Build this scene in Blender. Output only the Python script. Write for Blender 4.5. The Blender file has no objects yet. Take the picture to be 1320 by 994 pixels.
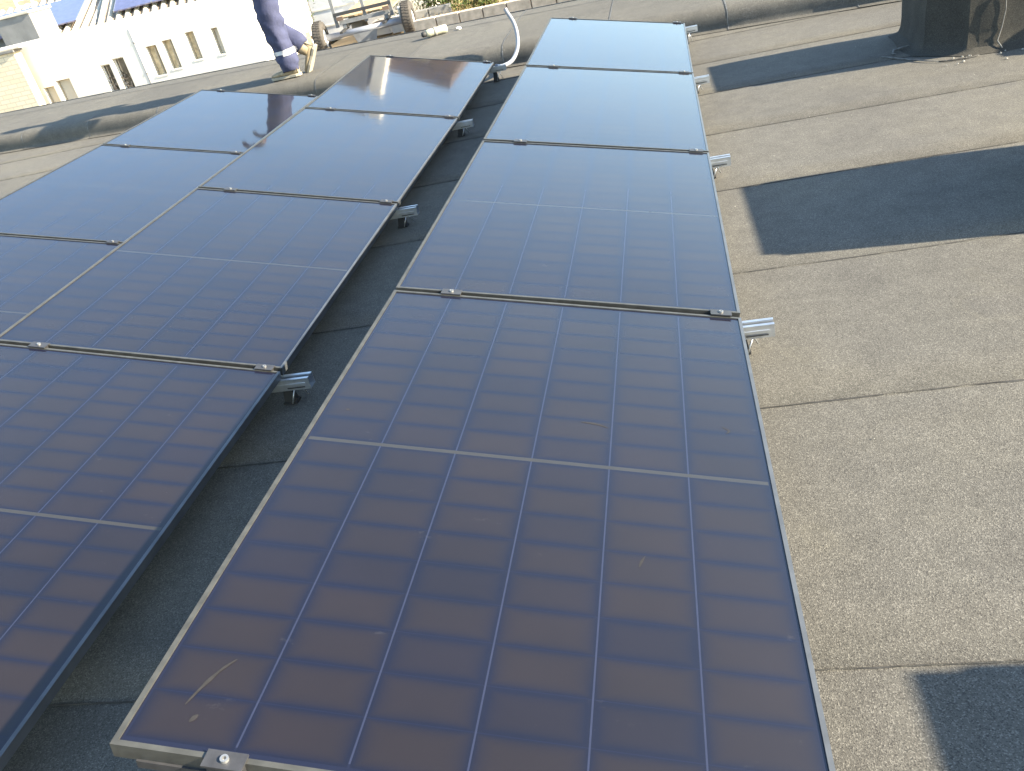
import bpy, bmesh, math, random
from mathutils import Vector, Matrix, noise
random.seed(7)
SC = bpy.context.scene
COL = SC.collection

# ------------------------------------------------------------------ camera
cam_d = bpy.data.cameras.new('camera'); cam = bpy.data.objects.new('camera', cam_d); COL.objects.link(cam)
rt = Vector((0.96892260, 0.13076499, -0.20997504)); up = Vector((0.10914885, 0.53573629, 0.83730112)); fw = Vector((-0.22198092, 0.83419851, -0.50481415))
CAM = Vector((-0.13577, -0.69822, 1.44438))
cam.matrix_world = Matrix(((rt.x, up.x, -fw.x, CAM.x), (rt.y, up.y, -fw.y, CAM.y), (rt.z, up.z, -fw.z, CAM.z), (0, 0, 0, 1)))
cam_d.sensor_fit = 'HORIZONTAL'; cam_d.sensor_width = 36.0; cam_d.lens = 36.0 * 1068.25 / 1320.0
cam_d.clip_start = 0.05; cam_d.clip_end = 3000.0
SC.camera = cam

# ------------------------------------------------------------------ sky, sun, exposure
SUN_EL = math.radians(25.5)
to_sun = Vector((1.0, -0.105, 0.0)).normalized() * math.cos(SUN_EL) + Vector((0, 0, math.sin(SUN_EL)))
world = bpy.data.worlds.new('World'); SC.world = world; world.use_nodes = True
wn = world.node_tree; bg = wn.nodes['Background']
sky_n = wn.nodes.new('ShaderNodeTexSky'); sky_n.sky_type = 'NISHITA'; sky_n.sun_disc = False
sky_n.sun_elevation = SUN_EL
sky_n.sun_rotation = math.atan2(to_sun.x, to_sun.y)
sky_n.air_density = 1.18; sky_n.dust_density = 0.3; sky_n.ozone_density = 1.2
wn.links.new(sky_n.outputs[0], bg.inputs[0]); bg.inputs[1].default_value = 0.085
sun_d = bpy.data.lights.new('sun', 'SUN'); sun_d.energy = 4.2; sun_d.angle = math.radians(0.75); sun_d.color = (1.0, 0.88, 0.68)
sun = bpy.data.objects.new('sun', sun_d); COL.objects.link(sun)
sun.rotation_euler = to_sun.to_track_quat('Z', 'Y').to_euler(); sun.location = (30, -3, 14)
SC.view_settings.view_transform = 'Standard'; SC.view_settings.look = 'None'; SC.view_settings.gamma = 1.0
SC.view_settings.use_curve_mapping = False
SC.view_settings.exposure = 2.58

# ------------------------------------------------------------------ helpers
def tag(o, label=None, cat=None, group=None, kind=None):
    if label: o['label'] = label
    if cat: o['category'] = cat
    if group: o['group'] = group
    if kind: o['kind'] = kind
    return o

def empty(name, loc=(0, 0, 0), rz=0.0, mw=None):
    o = bpy.data.objects.new(name, None); COL.objects.link(o); o.empty_display_size = 0.1
    if mw is not None: o.matrix_world = mw
    else: o.location = loc; o.rotation_euler = (0, 0, rz)
    return o

class MB:
    def __init__(s): s.v = []; s.f = []; s.sm = []
    def add(s, vs, fs, smooth=False):
        n = len(s.v); s.v += [tuple(v) for v in vs]
        for f in fs: s.f.append(tuple(i + n for i in f)); s.sm.append(smooth)
        return s
    def box(s, c, d, rot=None, taper=1.0):
        x, y, z = d[0] / 2, d[1] / 2, d[2] / 2
        vs = [Vector((sx * x * (taper if sz > 0 else 1), sy * y * (taper if sz > 0 else 1), sz * z)) for sz in (-1, 1) for sy in (-1, 1) for sx in (-1, 1)]
        if rot is not None: vs = [rot @ v for v in vs]
        c = Vector(c)
        return s.add([v + c for v in vs], [(0, 2, 3, 1), (4, 5, 7, 6), (0, 1, 5, 4), (2, 6, 7, 3), (0, 4, 6, 2), (1, 3, 7, 5)])
    def bar(s, p, q, w, h, upv=(0, 0, 1)):
        p, q = Vector(p), Vector(q); d = (q - p); L = d.length; y = d.normalized(); x = y.cross(Vector(upv)).normalized(); z = x.cross(y)
        return s.box((p + q) / 2, (w, L, h), Matrix((x, y, z)).transposed())
    def tube(s, pts, r, n=10, cap=True):
        pts = [Vector(p) for p in pts]; rs = r if isinstance(r, (list, tuple)) else [r] * len(pts)
        ref = None; base = len(s.v); vs = []; fs = []
        for i, p in enumerate(pts):
            t = (pts[min(i + 1, len(pts) - 1)] - pts[max(i - 1, 0)]).normalized()
            if ref is None: ref = t.orthogonal().normalized()
            ref = (ref - t * ref.dot(t)).normalized(); b = t.cross(ref)
            for k in range(n):
                a = 2 * math.pi * k / n; vs.append(p + (ref * math.cos(a) + b * math.sin(a)) * rs[i])
        for i in range(len(pts) - 1):
            for k in range(n):
                k2 = (k + 1) % n; fs.append((i * n + k, i * n + k2, (i + 1) * n + k2, (i + 1) * n + k))
        if cap: fs.append(tuple(reversed(range(n)))); fs.append(tuple(range((len(pts) - 1) * n, len(pts) * n)))
        return s.add(vs, fs, True)
    def lathe(s, prof, c, axis='z', n=24, smooth=True):
        # prof: (radius, height)
        vs = []; fs = []; c = Vector(c)
        for r, h in prof:
            for k in range(n):
                a = 2 * math.pi * k / n; p = (r * math.cos(a), r * math.sin(a), h)
                if axis == 'x': p = (p[2], p[0], p[1])
                if axis == 'y': p = (p[1], p[2], p[0])
                vs.append(c + Vector(p))
        for i in range(len(prof) - 1):
            for k in range(n):
                k2 = (k + 1) % n; fs.append((i * n + k, i * n + k2, (i + 1) * n + k2, (i + 1) * n + k))
        return s.add(vs, fs, smooth)
    def prism(s, poly, z0, z1, M=None):
        n = len(poly); vs = [Vector((p[0], p[1], z0)) for p in poly] + [Vector((p[0], p[1], z1)) for p in poly]
        if M is not None: vs = [M @ v for v in vs]
        return s.add(vs, [tuple(reversed(range(n))), tuple(range(n, 2 * n))] + [(i, (i + 1) % n, n + (i + 1) % n, n + i) for i in range(n)])
    def mesh(s, name):
        me = bpy.data.meshes.new(name); me.from_pydata(s.v, [], s.f); me.polygons.foreach_set('use_smooth', s.sm); me.update(); return me
    def build(s, name, mat, parent=None, bevel=0.0):
        return link_mesh(name, s.mesh(name), mat, parent, bevel)

def link_mesh(name, me, mat, parent=None, bevel=0.0):
    if mat is not None and not me.materials: me.materials.append(mat)
    o = bpy.data.objects.new(name, me); COL.objects.link(o)
    if parent is not None: o.parent = parent
    if bevel > 0:
        m = o.modifiers.new('bevel', 'BEVEL'); m.width = bevel; m.segments = 2; m.limit_method = 'ANGLE'
    return o

def box_part(name, c, d, mat, parent=None, rot=None, bevel=0.0, taper=1.0):
    return MB().box(c, d, rot, taper).build(name, mat, parent, bevel)

def smooth_path(pts, m=8):
    P = [Vector(p) for p in pts]; out = []
    for i in range(len(P) - 1):
        p0, p1, p2, p3 = P[max(i - 1, 0)], P[i], P[i + 1], P[min(i + 2, len(P) - 1)]
        for t in range(m):
            t /= m; out.append(0.5 * ((2 * p1) + (-p0 + p2) * t + (2 * p0 - 5 * p1 + 4 * p2 - p3) * t * t + (-p0 + 3 * p1 - 3 * p2 + p3) * t ** 3))
    return out + [P[-1]]

# ------------------------------------------------------------------ materials
def nodes_of(name):
    m = bpy.data.materials.new(name); m.use_nodes = True
    return m, m.node_tree, m.node_tree.nodes['Principled BSDF']

def mixcol(nt, fac, a, b, blend='MIX'):
    n = nt.nodes.new('ShaderNodeMix'); n.data_type = 'RGBA'; n.blend_type = blend
    for i, v in ((0, fac), (6, a), (7, b)):
        if hasattr(v, 'is_output') or isinstance(v, bpy.types.NodeSocket): nt.links.new(v, n.inputs[i])
        else: n.inputs[i].default_value = v if not isinstance(v, tuple) or len(v) == 4 else (*v, 1)
    return n.outputs[2]

def math_n(nt, op, a, b=0.0, c=0.0):
    n = nt.nodes.new('ShaderNodeMath'); n.operation = op
    for i, v in enumerate((a, b, c)):
        if isinstance(v, bpy.types.NodeSocket): nt.links.new(v, n.inputs[i])
        else: n.inputs[i].default_value = v
    return n.outputs[0]

def ramp(nt, fac, stops):
    n = nt.nodes.new('ShaderNodeValToRGB'); e = n.color_ramp.elements
    while len(e) < len(stops): e.new(0.5)
    for i, (p, c) in enumerate(stops):
        e[i].position = p; e[i].color = (*c, 1) if len(c) == 3 else c
    nt.links.new(fac, n.inputs[0]); return n.outputs[0]

def coords(nt, kind='Object', scale=None):
    t = nt.nodes.new('ShaderNodeTexCoord').outputs[kind]
    if scale is not None:
        m = nt.nodes.new('ShaderNodeMapping'); m.inputs['Scale'].default_value = scale; nt.links.new(t, m.inputs[0]); t = m.outputs[0]
    return t

def world_pos(nt): return nt.nodes.new('ShaderNodeNewGeometry').outputs['Position']

def noise_n(nt, vec, scale, detail=3.0, rough=0.55):
    n = nt.nodes.new('ShaderNodeTexNoise'); n.inputs['Scale'].default_value = scale; n.inputs['Detail'].default_value = detail; n.inputs['Roughness'].default_value = rough
    if vec is not None: nt.links.new(vec, n.inputs['Vector'])
    return n.outputs[0]

def vor_n(nt, vec, scale, out='Distance', feature='F1'):
    n = nt.nodes.new('ShaderNodeTexVoronoi'); n.feature = feature; n.inputs['Scale'].default_value = scale
    nt.links.new(vec, n.inputs['Vector']); return n.outputs[out]

def bump_n(nt, bs, h, strength, dist):
    b = nt.nodes.new('ShaderNodeBump'); b.inputs['Strength'].default_value = strength; b.inputs['Distance'].default_value = dist
    nt.links.new(h, b.inputs['Height']); nt.links.new(b.outputs[0], bs.inputs['Normal'])

def simple(name, col, rough=0.6, metal=0.0, var=0.25, scale=6.0, bump=0.0, bscale=60.0, spec=0.5, coat=0.0):
    m, nt, bs = nodes_of(name); p = world_pos(nt)
    n = noise_n(nt, p, scale, 5.0)
    d = tuple(c * (1 - var) for c in col); l = tuple(min(1, c * (1 + var)) for c in col)
    nt.links.new(ramp(nt, n, [(0.3, d), (0.7, l)]), bs.inputs['Base Color'])
    bs.inputs['Roughness'].default_value = rough; bs.inputs['Metallic'].default_value = metal; bs.inputs['Specular IOR Level'].default_value = spec
    bs.inputs['Coat Weight'].default_value = coat
    if bump > 0: bump_n(nt, bs, noise_n(nt, p, bscale, 4.0), bump, 0.01)
    return m

def felt(name, dark, mid, light, tint=0.0):
    m, nt, bs = nodes_of(name); p = world_pos(nt)
    cellc = vor_n(nt, p, 400.0, 'Color')
    sep = nt.nodes.new('ShaderNodeSeparateColor'); nt.links.new(cellc, sep.inputs[0])
    g = ramp(nt, sep.outputs[0], [(0.0, dark), (0.35, mid), (0.75, mid), (1.0, light)])
    big = noise_n(nt, p, 0.9, 5.0, 0.6)
    med = noise_n(nt, p, 9.0, 6.0, 0.65)
    patch = mixcol(nt, 1.0, g, ramp(nt, big, [(0.25, (0.84, 0.84, 0.855)), (0.5, (1.0, 1.0, 1.0)), (0.75, (1.16, 1.14, 1.07))]), 'MULTIPLY')
    patch = mixcol(nt, 1.0, patch, ramp(nt, med, [(0.3, (0.86, 0.86, 0.86)), (0.7, (1.10, 1.10, 1.10))]), 'MULTIPLY')
    oi = nt.nodes.new('ShaderNodeObjectInfo')
    patch = mixcol(nt, 1.0, patch, ramp(nt, oi.outputs['Random'], [(0.0, (0.91, 0.91, 0.91)), (1.0, (1.08, 1.08, 1.08))]), 'MULTIPLY')
    # old puddle rings: soft-edged darker stains
    pr = noise_n(nt, p, 1.7, 3.0, 0.5)
    patch = mixcol(nt, 1.0, patch, ramp(nt, pr, [(0.36, (0.94, 0.94, 0.95)), (0.42, (1.0, 1.0, 1.0)), (0.60, (1.0, 1.0, 1.0)), (0.615, (1.07, 1.065, 1.04)), (0.66, (0.96, 0.96, 0.97))]), 'MULTIPLY')
    # streaky wear: pale scuffs
    sc = nt.nodes.new('ShaderNodeMapping'); sc.inputs['Scale'].default_value = (1.3, 7.0, 1.0); sc.inputs['Rotation'].default_value = (0, 0, 0.5); nt.links.new(p, sc.inputs[0])
    st = noise_n(nt, sc.outputs[0], 1.6, 6.0, 0.7)
    sf = ramp(nt, st, [(0.62, (0, 0, 0)), (0.80, (0.35, 0.35, 0.35))])
    patch = mixcol(nt, sf, patch, light)
    nt.links.new(patch, bs.inputs['Base Color']); bs.inputs['Roughness'].default_value = 0.92; bs.inputs['Specular IOR Level'].default_value = 0.25
    h = math_n(nt, 'ADD', vor_n(nt, p, 400.0), math_n(nt, 'MULTIPLY', med, 1.5))
    bump_n(nt, bs, h, 0.4, 0.0015)
    return m

M = {}
M['felt'] = felt('roofing_felt', (0.048, 0.045, 0.040), (0.094, 0.0885, 0.0760), (0.172, 0.162, 0.139))
M['felt_dark'] = felt('flashing_felt', (0.022, 0.021, 0.019), (0.046, 0.043, 0.036), (0.085, 0.079, 0.064))
M['bitumen'] = simple('bitumen_bleed', (0.030, 0.029, 0.027), 0.85, var=0.4, scale=40)
M['seam_pale'] = simple('pale_seam', (0.12, 0.118, 0.110), 0.8, var=0.5, scale=30)
M['galv'] = simple('galvanised_steel', (0.50, 0.52, 0.54), 0.38, 0.85, var=0.12, scale=25)
M['zinc_dark'] = simple('dark_clamp_metal', (0.055, 0.055, 0.058), 0.45, 0.5, var=0.2, scale=40)
M['bolt'] = simple('bolt_steel', (0.34, 0.34, 0.33), 0.45, 0.8, var=0.1)
M['rubber'] = simple('black_rubber', (0.02, 0.02, 0.02), 0.7, var=0.2)
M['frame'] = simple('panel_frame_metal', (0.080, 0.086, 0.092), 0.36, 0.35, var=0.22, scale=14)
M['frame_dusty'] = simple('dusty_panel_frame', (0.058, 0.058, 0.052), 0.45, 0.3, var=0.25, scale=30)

def laminate(name, kind):
    m, nt, bs = nodes_of(name); p = world_pos(nt)
    if kind == 'cell':
        gco = coords(nt, 'Generated'); sx = nt.nodes.new('ShaderNodeSeparateXYZ'); nt.links.new(gco, sx.inputs[0])
        oi = nt.nodes.new('ShaderNodeObjectInfo')
        ex = math_n(nt, 'MULTIPLY', math_n(nt, 'ABSOLUTE', math_n(nt, 'SUBTRACT', sx.outputs[0], 0.5)), 2.0)
        ey = math_n(nt, 'MULTIPLY', math_n(nt, 'ABSOLUTE', math_n(nt, 'SUBTRACT', sx.outputs[1], 0.5)), 2.0)
        ex = math_n(nt, 'POWER', ex, 6.0); ey = math_n(nt, 'POWER', ey, 4.5)
        e = math_n(nt, 'MAXIMUM', ex, ey)
        wob = noise_n(nt, p, 7.0, 2.0)
        e = math_n(nt, 'MULTIPLY', e, math_n(nt, 'ADD', wob, 0.55))
        rv = math_n(nt, 'MULTIPLY', math_n(nt, 'POWER', oi.outputs['Random'], 1.6), 0.45)
        e = math_n(nt, 'MINIMUM', math_n(nt, 'ADD', e, rv), 1.0)
        c = mixcol(nt, e, (0.0092, 0.0056, 0.0046), (0.0013, 0.0014, 0.0078))
        c2 = mixcol(nt, 1.0, c, ramp(nt, noise_n(nt, p, 3.0, 3.0), [(0.3, (0.85, 0.85, 0.85)), (0.7, (1.15, 1.15, 1.15))]), 'MULTIPLY')
    elif kind == 'sheet':
        c2 = mixcol(nt, 0.0, (0.0030, 0.0037, 0.0135), (0, 0, 0))
    elif kind == 'line':
        c2 = mixcol(nt, noise_n(nt, p, 30.0), (0.011, 0.0135, 0.029), (0.018, 0.021, 0.042))
    else:
        c2 = mixcol(nt, noise_n(nt, p, 20.0), (0.017, 0.016, 0.0135), (0.026, 0.024, 0.020))
    # dust film and smears lying on the glass
    sm = nt.nodes.new('ShaderNodeMapping'); sm.inputs['Scale'].default_value = (1, 1.7, 1); nt.links.new(p, sm.inputs[0])
    blot = noise_n(nt, sm.outputs[0], 11.0, 6.0, 0.72)
    bf = ramp(nt, blot, [(0.65, (0, 0, 0)), (0.90, (0.34, 0.34, 0.34))])
    veil = ramp(nt, noise_n(nt, p, 1.3, 4.0), [(0.25, (0.008, 0.008, 0.008)), (0.8, (0.035, 0.035, 0.035))])
    speck = ramp(nt, vor_n(nt, p, 21.0), [(0.0, (0.7, 0.7, 0.7)), (0.035, (0, 0, 0))])
    dust = math_n(nt, 'MAXIMUM', math_n(nt, 'ADD', bf, veil), math_n(nt, 'MULTIPLY', speck, math_n(nt, 'GREATER_THAN', noise_n(nt, p, 5.0), 0.60)))
    col = mixcol(nt, dust, c2, (0.10, 0.093, 0.086))
    nt.links.new(col, bs.inputs['Base Color']); bs.inputs['Roughness'].default_value = 0.55; bs.inputs['Specular IOR Level'].default_value = 0.15
    bs.inputs['Coat Weight'].default_value = 1.0; bs.inputs['Coat IOR'].default_value = 1.52
    cr = math_n(nt, 'ADD', math_n(nt, 'MULTIPLY', dust, 0.25), 0.045); nt.links.new(cr, bs.inputs['Coat Roughness'])
    # faint waviness of the float glass, in the coat only
    b = nt.nodes.new('ShaderNodeBump'); b.inputs['Strength'].default_value = 0.08; b.inputs['Distance'].default_value = 0.002
    nt.links.new(noise_n(nt, p, 9.0, 1.0), b.inputs['Height']); nt.links.new(b.outputs[0], bs.inputs['Coat Normal'])
    return m
M['cell'] = laminate('solar_cell', 'cell'); M['sheet'] = laminate('panel_backsheet', 'sheet'); M['line'] = laminate('cell_ribbon', 'line'); M['strip'] = laminate('centre_busbar', 'strip')

M['white_wall'] = simple('white_painted_wall', (0.72, 0.685, 0.60), 0.85, var=0.10, scale=2.2, bump=0.15, bscale=40)
M['cream_wall'] = simple('cream_painted_wall', (0.52, 0.48, 0.39), 0.85, var=0.08, scale=2)
M['win_frame'] = simple('window_frame', (0.40, 0.33, 0.23), 0.5, var=0.1)
M['pipe'] = simple('grey_downpipe', (0.32, 0.31, 0.30), 0.5, var=0.15)
M['concrete'] = simple('grey_concrete', (0.20, 0.196, 0.185), 0.9, var=0.18, scale=3, bump=0.3, bscale=30)
M['kerb'] = simple('kerb_concrete', (0.46, 0.38, 0.29), 0.9, var=0.25, scale=8, bump=0.3, bscale=30)
M['glass_dark'] = simple('window_glass', (0.10, 0.085, 0.06), 0.08, var=0.5, scale=5, coat=1.0)
M['curtain'] = simple('window_blind', (0.55, 0.44, 0.27), 0.8, var=0.35, scale=9)
M['leaf'] = simple('green_leaf', (0.075, 0.12, 0.028), 0.55, var=0.5, scale=9)
M['leaf_pale'] = simple('yellow_green_leaf', (0.15, 0.17, 0.04), 0.55, var=0.4, scale=9)
M['dry_grass'] = simple('dry_grass', (0.28, 0.21, 0.095), 0.8, var=0.35, scale=5)
M['bark'] = simple('bark', (0.10, 0.075, 0.05), 0.9, var=0.3, scale=20)
M['soil'] = simple('dry_soil', (0.24, 0.18, 0.105), 0.95, var=0.3, scale=1.2, bump=0.4, bscale=12)
M['roof_tile'] = simple('terracotta_tile', (0.27, 0.22, 0.17), 0.8, var=0.25, scale=4)
M['pale_tile'] = simple('pale_roof_tile', (0.55, 0.50, 0.40), 0.8, var=0.15, scale=5)
M['brown_roof'] = simple('brown_fascia', (0.10, 0.068, 0.050), 0.7, var=0.2, scale=3)
M['far_panel'] = simple('far_solar_glass', (0.085, 0.090, 0.17), 0.3, var=0.2, coat=1.0)
M['white_metal'] = simple('white_metal', (0.70, 0.70, 0.70), 0.4, 0.0, var=0.08, coat=0.3)
M['axle'] = simple('pale_grey_axle_paint', (0.30, 0.31, 0.34), 0.45, 0.2, var=0.15)
M['grey_metal'] = simple('grey_painted_metal', (0.16, 0.165, 0.17), 0.5, 0.2, var=0.2)
M['tyre'] = simple('dusty_tyre', (0.055, 0.048, 0.040), 0.85, var=0.35, scale=20)
M['wood'] = simple('weathered_timber', (0.38, 0.27, 0.15), 0.8, var=0.3, scale=12)
M['navy'] = simple('navy_workwear', (0.034, 0.039, 0.082), 0.85, var=0.22, scale=14, bump=0.5, bscale=35)
M['reflect'] = simple('reflective_tape', (0.34, 0.34, 0.36), 0.35, 0.2, var=0.08)
M['boot'] = simple('tan_work_boot', (0.26, 0.205, 0.125), 0.8, var=0.25, scale=25)
M['sole'] = simple('boot_sole', (0.28, 0.25, 0.19), 0.8, var=0.2)
M['teal'] = simple('turquoise_shirt', (0.03, 0.42, 0.44), 0.85, var=0.15, scale=9)
M['skin'] = simple('skin', (0.14, 0.075, 0.045), 0.55, var=0.1)
M['hair'] = simple('hair', (0.012, 0.010, 0.009), 0.8, var=0.3)
M['eye'] = simple('eye', (0.5, 0.48, 0.45), 0.2, var=0.1)
M['conduit'] = simple('grey_plastic_conduit', (0.19, 0.20, 0.225), 0.4, var=0.08)
M['beige_can'] = simple('beige_plastic', (0.36, 0.34, 0.25), 0.5, var=0.2, scale=25)
M['crumb'] = simple('plaster_crumb', (0.26, 0.245, 0.21), 0.9, var=0.2)

M['scuff'] = simple('dusty_scuff', (0.0100, 0.0090, 0.0092), 0.9, var=0.4, scale=120)
def brick_mat():
    m, nt, bs = nodes_of('pale_face_brick'); p = world_pos(nt)
    mp = nt.nodes.new('ShaderNodeMapping'); mp.inputs['Rotation'].default_value = (math.radians(90), 0, 0); nt.links.new(p, mp.inputs[0])
    b = nt.nodes.new('ShaderNodeTexBrick'); b.inputs['Scale'].default_value = 1.0; b.inputs['Brick Width'].default_value = 0.23; b.inputs['Row Height'].default_value = 0.086; b.inputs['Mortar Size'].default_value = 0.01
    b.inputs['Color1'].default_value = (0.62, 0.54, 0.38, 1); b.inputs['Color2'].default_value = (0.68, 0.60, 0.44, 1); b.inputs['Mortar'].default_value = (0.50, 0.44, 0.33, 1)
    nt.links.new(mp.outputs[0], b.inputs['Vector']); nt.links.new(b.outputs[0], bs.inputs['Base Color']); bs.inputs['Roughness'].default_value = 0.9
    return m
M['brick'] = brick_mat()

# ------------------------------------------------------------------ terrain
def ground_h(x, y):
    t = max(0.0, min(1.0, (y - 11.0) / 4.0)); t = t * t * (3 - 2 * t)
    h = -2.6 + 2.15 * t
    r = math.hypot(x, y)
    h -= 0.15
    u = max(0.0, min(1.0, (-7.2 - x) / 1.0)); h -= 0.5 * u if r < 60 else 0
    if r > 60: h += (r - 60) * 0.012
    return h + 0.05 * noise.noise(Vector((x * 0.4, y * 0.4, 0)))
def make_ground():
    mb = MB(); xs = []; v = -900.0
    def axis():
        a = [-900, -500, -300, -200, -140, -100, -70, -50, -40]
        a += [-30 + i * 1.5 for i in range(41)]
        return a + [40, 50, 70, 100, 140, 200, 300, 500, 900]
    ax = axis(); n = len(ax)
    mb.add([(x, y, ground_h(x, y)) for y in ax for x in ax], [(j * n + i, j * n + i + 1, (j + 1) * n + i + 1, (j + 1) * n + i) for j in range(n - 1) for i in range(n - 1)], True)
    return tag(mb.build('ground', M['soil']), kind='structure')
make_ground()

def make_hill():
    mb = MB(); n = 60; vs = []; fs = []
    for i in range(n + 1):
        a = math.radians(-75 + 75 * i / n)
        top = 9 + 5 * noise.noise(Vector((i * 0.13, 3.1, 0)))
        for r, h in ((150, -1.0), (190, top * 0.45), (240, top), (300, top * 0.6), (360, -4)):
            vs.append((r * math.sin(a), r * math.cos(a), h + 0.6 * noise.noise(Vector((i * 0.7, r * 0.05, 1)))))
    for i in range(n):
        for k in range(4): fs.append((i * 5 + k, (i + 1) * 5 + k, (i + 1) * 5 + k + 1, i * 5 + k + 1))
    mb.add(vs, fs, True); return tag(mb.build('hill', M['soil']), kind='structure')
make_hill()

# ------------------------------------------------------------------ our flat roof
X0, X1 = -18.0, 12.0
def base_y(x): return 7.29 - 0.155 * x      # foot of the raised edge
def edge_y(x): return 9.45 - 0.13 * x       # outer rim
SEAM0, SEAMD, SLOPE = 0.458, 0.9365, 0.0185
def seam_y(k, x): return SEAM0 + SEAMD * k + SLOPE * x

roof = tag(MB().add([(X0, -7, -0.03), (X1, -7, -0.03), (X1, base_y(X1) + .3, -0.03), (X0, base_y(X0) + .3, -0.03)], [(0, 1, 2, 3)]).build('flat_roof', M['bitumen']), kind='structure')
def wob(x, k, a=0.004): return a * noise.noise(Vector((x * 2.1, k * 7.3, 0.5))) + a * 0.5 * noise.noise(Vector((x * 9.0, k * 3.3, 2.5)))
def und(x, y): return 0.004 * noise.noise(Vector((x * 0.8, y * 0.8, 4.0)))
NX = 150
for k in range(-8, 13):
    vs = []; fs = []
    rows = 6
    for i in range(NX + 1):
        x = X0 + (X1 - X0) * i / NX
        ya = seam_y(k, x) + wob(x, k); yb = seam_y(k + 1, x) + 0.05
        lim = base_y(x) + 0.12
        for j in range(rows):
            y = min(ya + (yb - ya) * j / (rows - 1), lim)
            z = 0.0032 * (1 - j / (rows - 1)) + und(x, y)
            vs.append((x, y, z))
        vs.append((x, min(ya, lim), -0.006 + und(x, ya)))
    R = rows + 1
    for i in range(NX):
        for j in range(rows - 1):
            q = (i * R + j, (i + 1) * R + j, (i + 1) * R + j + 1, i * R + j + 1)
            if len({(round(vs[t][0], 4), round(vs[t][1], 4)) for t in q}) == 4: fs.append(q)
        if vs[i * R][1] < base_y(vs[i * R][0]) + 0.1: fs.append((i * R + rows, (i + 1) * R + rows, (i + 1) * R, i * R))
    if not fs: continue
    MB().add(vs, fs, True).build('felt_strip', M['felt'], roof)
    # tar bleeding out of the lap, uneven in width
    vs = []; fs = []; n = 700
    for i in range(n + 1):
        x = -12.0 + 18.0 * i / n
        y = seam_y(k, x) + wob(x, k)
        if y > base_y(x): y = base_y(x)
        w = 0.0012 + 0.0040 * noise.noise(Vector((x * 6, k * 5.0, 1))) + 0.003 * noise.noise(Vector((x * 25, k * 5.0, 3)))
        w = max(0.0, w)
        z0 = und(x, y)
        vs += [(x, y - w, z0 + 0.0012), (x, y + 0.0008, z0 + 0.0042)]
    for i in range(n):
        if vs[2 * i][1] < base_y(vs[2 * i][0]) - 0.02: fs.append((2 * i, 2 * i + 2, 2 * i + 3, 2 * i + 1))
    if fs: MB().add(vs, fs).build('seam_bead', M['bitumen'], roof)

# raised rounded edge (upstand + ledge) laid in cross sheets
ledge = tag(MB().add([(X0, base_y(X0) + .15, 0.05), (X1, base_y(X1) + .15, 0.05), (X1, edge_y(X1) - .02, 0.05), (X0, edge_y(X0) - .02, 0.05)], [(0, 1, 2, 3)]).build('roof_ledge', M['bitumen']), kind='structure')
PROF = [(-0.05, 0.004), (0.0, 0.008), (0.012, 0.018), (0.016, 0.052), (0.020, 0.092), (0.034, 0.128), (0.062, 0.157), (0.11, 0.177), (0.19, 0.188), (0.32, 0.195), (0.6, 0.198), (1.0, 0.199), (1.5, 0.20)]
def ledge_pt(x, i, lift=0.0):
    if i < len(PROF):
        s, z = PROF[i]
        sag = 0.014 * noise.noise(Vector((x * 1.7, 2.0, z * 3))) if 0.02 < z < 0.19 else 0
        return (x, base_y(x) + s + sag, z + lift)
    s = {0: (-0.0, 0.20), 1: (0.015, 0.19), 2: (0.02, 0.08)}[i - len(PROF)]
    return (x, edge_y(x) + s[0], s[1] + lift)
jx = [0.43 - 1.03 * k for k in range(-11, 18)]; jx.sort()
NP = len(PROF) + 3
for a, b in zip(jx[:-1], jx[1:]):
    n = 8; vs = []; fs = []
    for i in range(n + 1):
        x = a + (b + 0.06 - a) * i / n
        for q in range(NP): vs.append(ledge_pt(x, q, 0.004 * (1 - i / n) + 0.0015))
    for i in range(n):
        for q in range(NP - 1): fs.append((i * NP + q, (i + 1) * NP + q, (i + 1) * NP + q + 1, i * NP + q + 1))
    MB().add(vs, fs, True).build('felt_sheet', M['felt'], ledge)
    vs = []; fs = []
    for q in range(NP - 2):
        p = ledge_pt(a, q, 0.007); w = 0.006 + 0.005 * noise.noise(Vector((a, q * 1.7, 0)))
        vs += [(p[0] - w, p[1] + .155 * w, p[2]), (p[0] + 0.004, p[1], p[2] + 0.0015)]
    MB().add(vs, [(2 * q, 2 * q + 1, 2 * q + 3, 2 * q + 2) for q in range(NP - 3)]).build('seam_line', M['seam_pale'], ledge)
# lap running along the rim
vs = []; n = 400
for i in range(n + 1):
    x = -14 + 20 * i / n; y = edge_y(x) - 0.42 + 0.02 * noise.noise(Vector((x * 2, 0, 0))); w = 0.008 + 0.006 * noise.noise(Vector((x * 7, 0, 5)))
    vs += [(x, y - w, 0.2085), (x, y + w, 0.2095)]
MB().add(vs, [(2 * i, 2 * i + 2, 2 * i + 3, 2 * i + 1) for i in range(n)]).build('seam_bead', M['bitumen'], ledge)
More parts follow.
